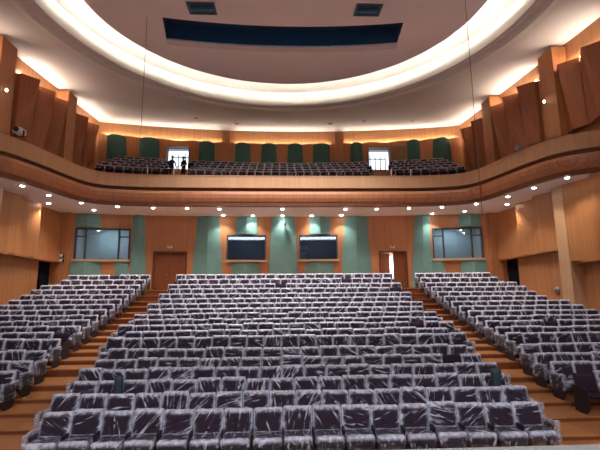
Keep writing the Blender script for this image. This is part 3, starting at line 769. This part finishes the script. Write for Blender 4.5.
for px, py in [(113, 275.5), (279, 282.5), (344, 276), (391, 286), (547, 323), (451, 363), (418, 322), (64, 334), (589, 372)]:
    q = min(vis, key=lambda s: (s['u']-px)**2+(s['v']-3-py)**2 + (0 if 'bare' not in s else 1e6)); q['bare'] = True
vis.sort(key=lambda s: (0 if s.get('bare') else 1, s['d']))
IND, REST = vis[:300], vis[300:]
IND.sort(key=lambda s: s['d'])

def seat_label(s):
    w = 'bare maroon seat' if s.get('bare') else 'film-wrapped seat'
    if s['b'] == 'middle':
        if s['i'] == 0: e = 'at the left end'
        elif s['i'] == s['n']-1: e = 'at the right end'
        elif s['i'] < s['n']/2: e = '%s from the left end' % ORD[s['i']+1]
        else: e = '%s from the right end' % ORD[s['n']-s['i']]
        return '%s, middle block, %s row from the stage, %s' % (w, ORD[s['r']+1], e)
    e = 'beside the aisle' if s['i'] == 0 else '%s from the aisle' % ORD[s['i']+1]
    return '%s, %s block, level with the %s middle row, %s' % (w, s['b'], ORD[s['r']+1], e)
proto = {}
def make_seat(s, v):
    """first of a kind is built, later ones are object copies of the seat and its parts"""
    key = (v, bool(s.get('bare')), s['L'], s['R'], s['b'] == 'middle')
    if key not in proto:
        t = empty('auditorium_seat')
        parts = [obj('backrest', ME['back'], t), obj('seat_cushion', ME['cush'], t), obj('armrest', ME['armR'], t)]
        if s['L']: parts += [obj('armrest', ME['armL'], t)] + ([obj('end_panel', ME['endL'], t)] if s['b'] != 'middle' else [])
        if s['R'] and s['b'] != 'middle': parts += [obj('end_panel', ME['endR'], t)]
        if not s.get('bare'): parts += [obj('end_cover', ME['fend'+q], t) for q in 'LR' if s[q]]
        if not s.get('bare'): parts += [obj('back_cover', FB[v], t), obj('seat_cover', FS[v], t)]
        proto[key] = (t, parts)
    else:
        t0, ps = proto[key]
        t = t0.copy(); COL.objects.link(t)
        for p in ps:
            c = p.copy(); COL.objects.link(c); c.parent = t
    t.location = (s['x'], s['y']+random.uniform(-.012, .012), s['z']); t.rotation_euler = (0, 0, random.uniform(-.025, .025)); t.scale = (1, 1, random.uniform(.975, 1.03))
    tag(t, seat_label(s), 'seat', 'film-wrapped seats of the %s block' % s['b'] if not s.get('bare') else 'seats without film')
    return t
for s in IND: make_seat(s, random.randrange(NV))

# the remaining rear and balcony seats: one mass
LOWF = [film_back(v, (8, 2, 6), .02) for v in range(NV)]
LB, LA, LC = back_mb((4, 2, 4)), arm_mb(.29), cush_mb((3, 3, 2))
big = MB(); FF = []; UU = []; SS = []
def put(t, x, y, z, mi, seed=0, rz=0):
    ca, sa = math.cos(rz), math.sin(rz)
    big.add([(x+vx*ca-vy*sa, y+vx*sa+vy*ca, z+vz) for vx, vy, vz in t.v], t.f, mi, True)
    n_ = len(t.v)
    if t.att:
        FF.extend(t.att['film'][1]); UU.extend(t.att['fuv'][1])
    else:
        FF.extend([0]*n_); UU.extend([0]*3*n_)
    SS.extend([seed]*n_)
FEL, FER = film_end(-.305, 4, (2, 6, 5)), film_end(.305, 5, (2, 6, 5))
EL, ER = end_mb(-.30), end_mb(.30)
mass = [(s['x'], s['y'], s['z'], 0, s['L'] and s['b'] != 'middle', s['R'] and s['b'] != 'middle') for s in REST]
for k_, zt, off in BR:
    for i in range(43):
        x = (i-21)*P
        q = x/(Yu(x)-off)*33.4
        if -9.15 < q < -7.5 or 6.9 < q < 8.7: continue
        mass.append((x, Yu(x)-off, zt-BT, math.atan(-2*x/100), False, False))
for x, y, z, rz, l_, r_ in mass:
    sd = random.random(); rz += random.uniform(-.025, .025); y += random.uniform(-.02, .02); z += random.uniform(0, .02)
    put(LB, x, y, z, 0, 0, rz); put(LC, x, y, z, 0, 0, rz); put(LA, x, y, z, 1, 0, rz)
    put(LOWF[random.randrange(NV)], x, y, z, 2, sd, rz)
    if l_: put(EL, x, y, z, 1); put(FEL, x, y, z, 2, sd)
    if r_: put(ER, x, y, z, 1); put(FER, x, y, z, 2, sd)
big.att = {'film': ('FLOAT', FF), 'fuv': ('FLOAT_VECTOR', UU), 'seed': ('FLOAT', SS)}
tag(big.build('auditorium_seats', [FAB, BLACK, FILM]), 'all the smaller film-wrapped seats of the rear rows and the balcony', 'seats', None, 'stuff')

# two dark upright cases standing on seats of the third row
for x, y, z, h, t_, w_ in ((-3.98, 10.50, .70, .60, 'left', .085), (4.86, 10.50, .70, .62, 'right', .105)):
    t = tag(empty('upright_case', (x, y, z)), 'narrow dark upright case standing on the third-row seats, %s one' % t_, 'case')
    b = MB(); b.rbox((0, 0, h/2), (w_, .075, h/2), .02, (3, 3, 6)); b.build('body', CASE, t)
    b = MB(); b.tube([(-.04, 0, h-.01), (-.04, 0, h+.03), (.04, 0, h+.03), (.04, 0, h-.01)], .009); b.build('handle', BLACK, t)

# ------------------------------------------------------------------ two people standing in the balcony doorway
def person(loc, rz, shirt, label, lean=0, armbend=.2):
    root = tag(empty('person', loc, rz), label, 'person')
    J = {}; E_ = []; R_ = []
    V = []
    def j(p, r): V.append(p); R_.append(r); return len(V)-1
    pel = j((0, 0, .95), .15); b1 = j((0, .0, 1.15), .135); b2 = j((0, -.01-lean*.03, 1.36), .155); nk = j((0, -.02-lean*.05, 1.49), .06); hd = j((0, -.03-lean*.06, 1.58), .075)
    E_ += [(pel, b1), (b1, b2), (b2, nk), (nk, hd)]
    for s in (-1, 1):
        h = j((s*.10, 0, .88), .095); kn = j((s*.11, -.03, .48), .06); an = j((s*.11, .02, .09), .042); to = j((s*.13, -.14, .035), .035)
        E_ += [(pel, h), (h, kn), (kn, an), (an, to)]
        sh = j((s*.19, -.01, 1.40), .06); el = j((s*.26, .03, 1.13), .043); wr = j((s*.27, -.05-armbend, .93+armbend*.5), .03); pm = j((s*.265, -.08-armbend*1.1, .86+armbend*.5), .032)
        E_ += [(b2, sh), (sh, el), (el, wr), (wr, pm)]
        base = Vector(V[pm])
        for q, (dx, L) in enumerate(((-.024, .07), (-.008, .08), (.008, .075), (.024, .06))):
            a = j(tuple(base+Vector((s*.0+dx*.3, -.01+dx, -.03))), .009); c = j(tuple(base+Vector((dx*.3, -.02+dx, -.03-L*.5))), .008); e = j(tuple(base+Vector((-s*.012, -.015+dx, -.03-L))), .007)
            E_ += [(pm, a), (a, c), (c, e)]
        a = j(tuple(base+Vector((-s*.02, -.035, -.0))), .010); c = j(tuple(base+Vector((-s*.035, -.05, -.035))), .008); E_ += [(pm, a), (a, c)]
    me = bpy.data.meshes.new('body'); me.from_pydata(V, E_, []); o = obj('body', me, root)
    md = o.modifiers.new('skin', 'SKIN'); md.use_smooth_shade = True
    for i, r in enumerate(R_): me.skin_vertices[0].data[i].radius = (r, r*(.75 if .09 < r else 1))
    me.skin_vertices[0].data[0].use_root = True
    ss = o.modifiers.new('sub', 'SUBSURF'); ss.levels = 1; ss.render_levels = 1
    dg = bpy.context.evaluated_depsgraph_get(); ev = o.evaluated_get(dg); nm_ = bpy.data.meshes.new_from_object(ev)
    o.modifiers.clear(); o.data = nm_
    nm_.materials.clear(); nm_.materials.append(shirt); nm_.materials.append(SKIN); nm_.materials.append(CLOTH2)
    for p in nm_.polygons:
        z = p.center.z; far = abs(p.center.x) > .2 and z < 1.02 + armbend*.5 and p.center.y < -.06
        p.material_index = 1 if (z > 1.47 or far) else (2 if z < .93 else 0); p.use_smooth = True
    # head with face, on the same root
    b = MB(); hx = (0, -.045-lean*.06, 1.64)
    def hfn(x, y, z):
        ly = (z-hx[2])/.125
        if ly < -.2: x *= 1-.22*(-ly-.2); y = hx[1]+(y-hx[1])*(1-.12*(-ly-.2))
        return (x, y, z)
    b.rbox(hx, (.078, .098, .122), .075, (8, 8, 10), hfn); 
    b.rbox((0, hx[1]-.105, hx[2]-.015), (.012, .02, .024), .010, (2, 2, 3))
    for s in (-1, 1): b.rbox((s*.08, hx[1]+.005, hx[2]-.005), (.010, .022, .032), .009, (2, 2, 3))
    hd_ = b.build('head', SKIN, root)
    b = MB()
    for s in (-1, 1): b.rbox((s*.032, hx[1]-.095, hx[2]+.008), (.014, .006, .007), .005, (2, 2, 2))
    b.build('eyes', BLACK, hd_)
    b = MB(); b.rbox((0, hx[1]-.092, hx[2]-.062), (.024, .007, .006), .005, (3, 2, 2)); b.build('mouth', flat('lips', (.30, .10, .09)), hd_)
    b = MB(); b.rbox((0, hx[1]+.022, hx[2]+.045), (.086, .095, .092), .075, (6, 6, 6)); b.build('hair', HAIR, hd_)
    return root
YP = Yu(-8.2)-BR[4][2]-.1
person((-7.68, YP, BR[4][1]-BT), .5, CLOTH1, 'dark-clothed person in the left balcony doorway, left of two', 1, .1)
person((-6.9, YP+.05, BR[4][1]-BT), -.6, CLOTH2, 'dark-clothed person in the left balcony doorway, right of two', 0, .22)

# ------------------------------------------------------------------ stage end of the hall (behind the viewpoint)
b = MB(); b.box(-WX-.3, WX+.3, 1.3, 1.5, 10.4, 17.2); b.box(-WX-.3, -9.5, 1.3, 1.5, -.6, 10.4); b.box(9.5, WX+.3, 1.3, 1.5, -.6, 10.4)
struct(b.build('wall_front', W_SIDE))
b = MB(); b.box(-10, 10, -9.2, -9, .9, 13); b.box(-10.2, -10, -9.2, 1.3, .9, 13); b.box(10, 10.2, -9.2, 1.3, .9, 13); b.box(-10.2, 10.2, -9.2, 1.3, 13, 13.2)
struct(b.build('wall_stage', flat('stage_black', (.03, .03, .04), .9)))
b = MB(); b.box(-10.2, 10.2, -9.2, 1.2, .9, 1.10)
struct(b.build('floor_stage_boards', W_FLOOR))

# ------------------------------------------------------------------ light
def area(name, loc, rot, sx, sy_, e, c):
    d = bpy.data.lights.new(name, 'AREA'); d.shape = 'RECTANGLE'; d.size = sx; d.size_y = sy_; d.energy = e; d.color = c
    o = bpy.data.objects.new(name, d); COL.objects.link(o); o.location = loc; o.rotation_euler = rot; return o
area('added_batten_fill', (0, 1.75, 10.6), (rad(60), 0, 0), 19, .35, 130, (.88, .93, 1))  # added unseen strip, shaped to reflect as a band in the dark windows
for x in (-6, 0, 6):
    area('added_stage_fill', (x, -4.5, 12.7), (0, 0, 0), 2.5, 1.5, 900, (.92, .95, 1))  # added unseen fill, bounced off the stage boards to brighten the ceiling

for x in (-4.4, -2.2, 0, 2.2, 4.4):  # fill spots added out of sight in the slot to brighten rear seats
    ld = bpy.data.lights.new('added_slot_fill', 'SPOT'); ld.energy = 2300; ld.color = (1, .95, .92); ld.spot_size = rad(95); ld.spot_blend = .8; ld.shadow_soft_size = .1
    lo = bpy.data.objects.new('added_slot_fill', ld); COL.objects.link(lo); lo.location = (x, 19.55-.56*(x/5.85)**2+.22, zd(19.7)+.65); lo.rotation_euler = (rad(4), 0, 0)
for xm, y, z, bg, i in booth_lights:
    area('control_room_lamp', (xm, y, z), (0, 0, 0), 1.2, .3, 40 if bg else 14, (.85, .95, 1))
area('corridor_lamp', (7.2, 29.2, 5.9), (0, 0, 0), 1.2, .8, 160, (.95, .98, 1))
w = bpy.data.worlds.new('world'); SC.world = w; w.use_nodes = True
w.node_tree.nodes['Background'].inputs[0].default_value = (.80, .86, 1, 1)
w.node_tree.nodes['Background'].inputs[1].default_value = .28
SC.view_settings.view_transform = 'Standard'; SC.view_settings.look = 'None'
SC.view_settings.exposure = .45; SC.view_settings.gamma = 1; SC.view_settings.use_curve_mapping = False
SC.cycles.max_bounces = 7; SC.cycles.transparent_max_bounces = 24; SC.cycles.diffuse_bounces = 4
SC.cycles.sample_clamp_indirect = 6
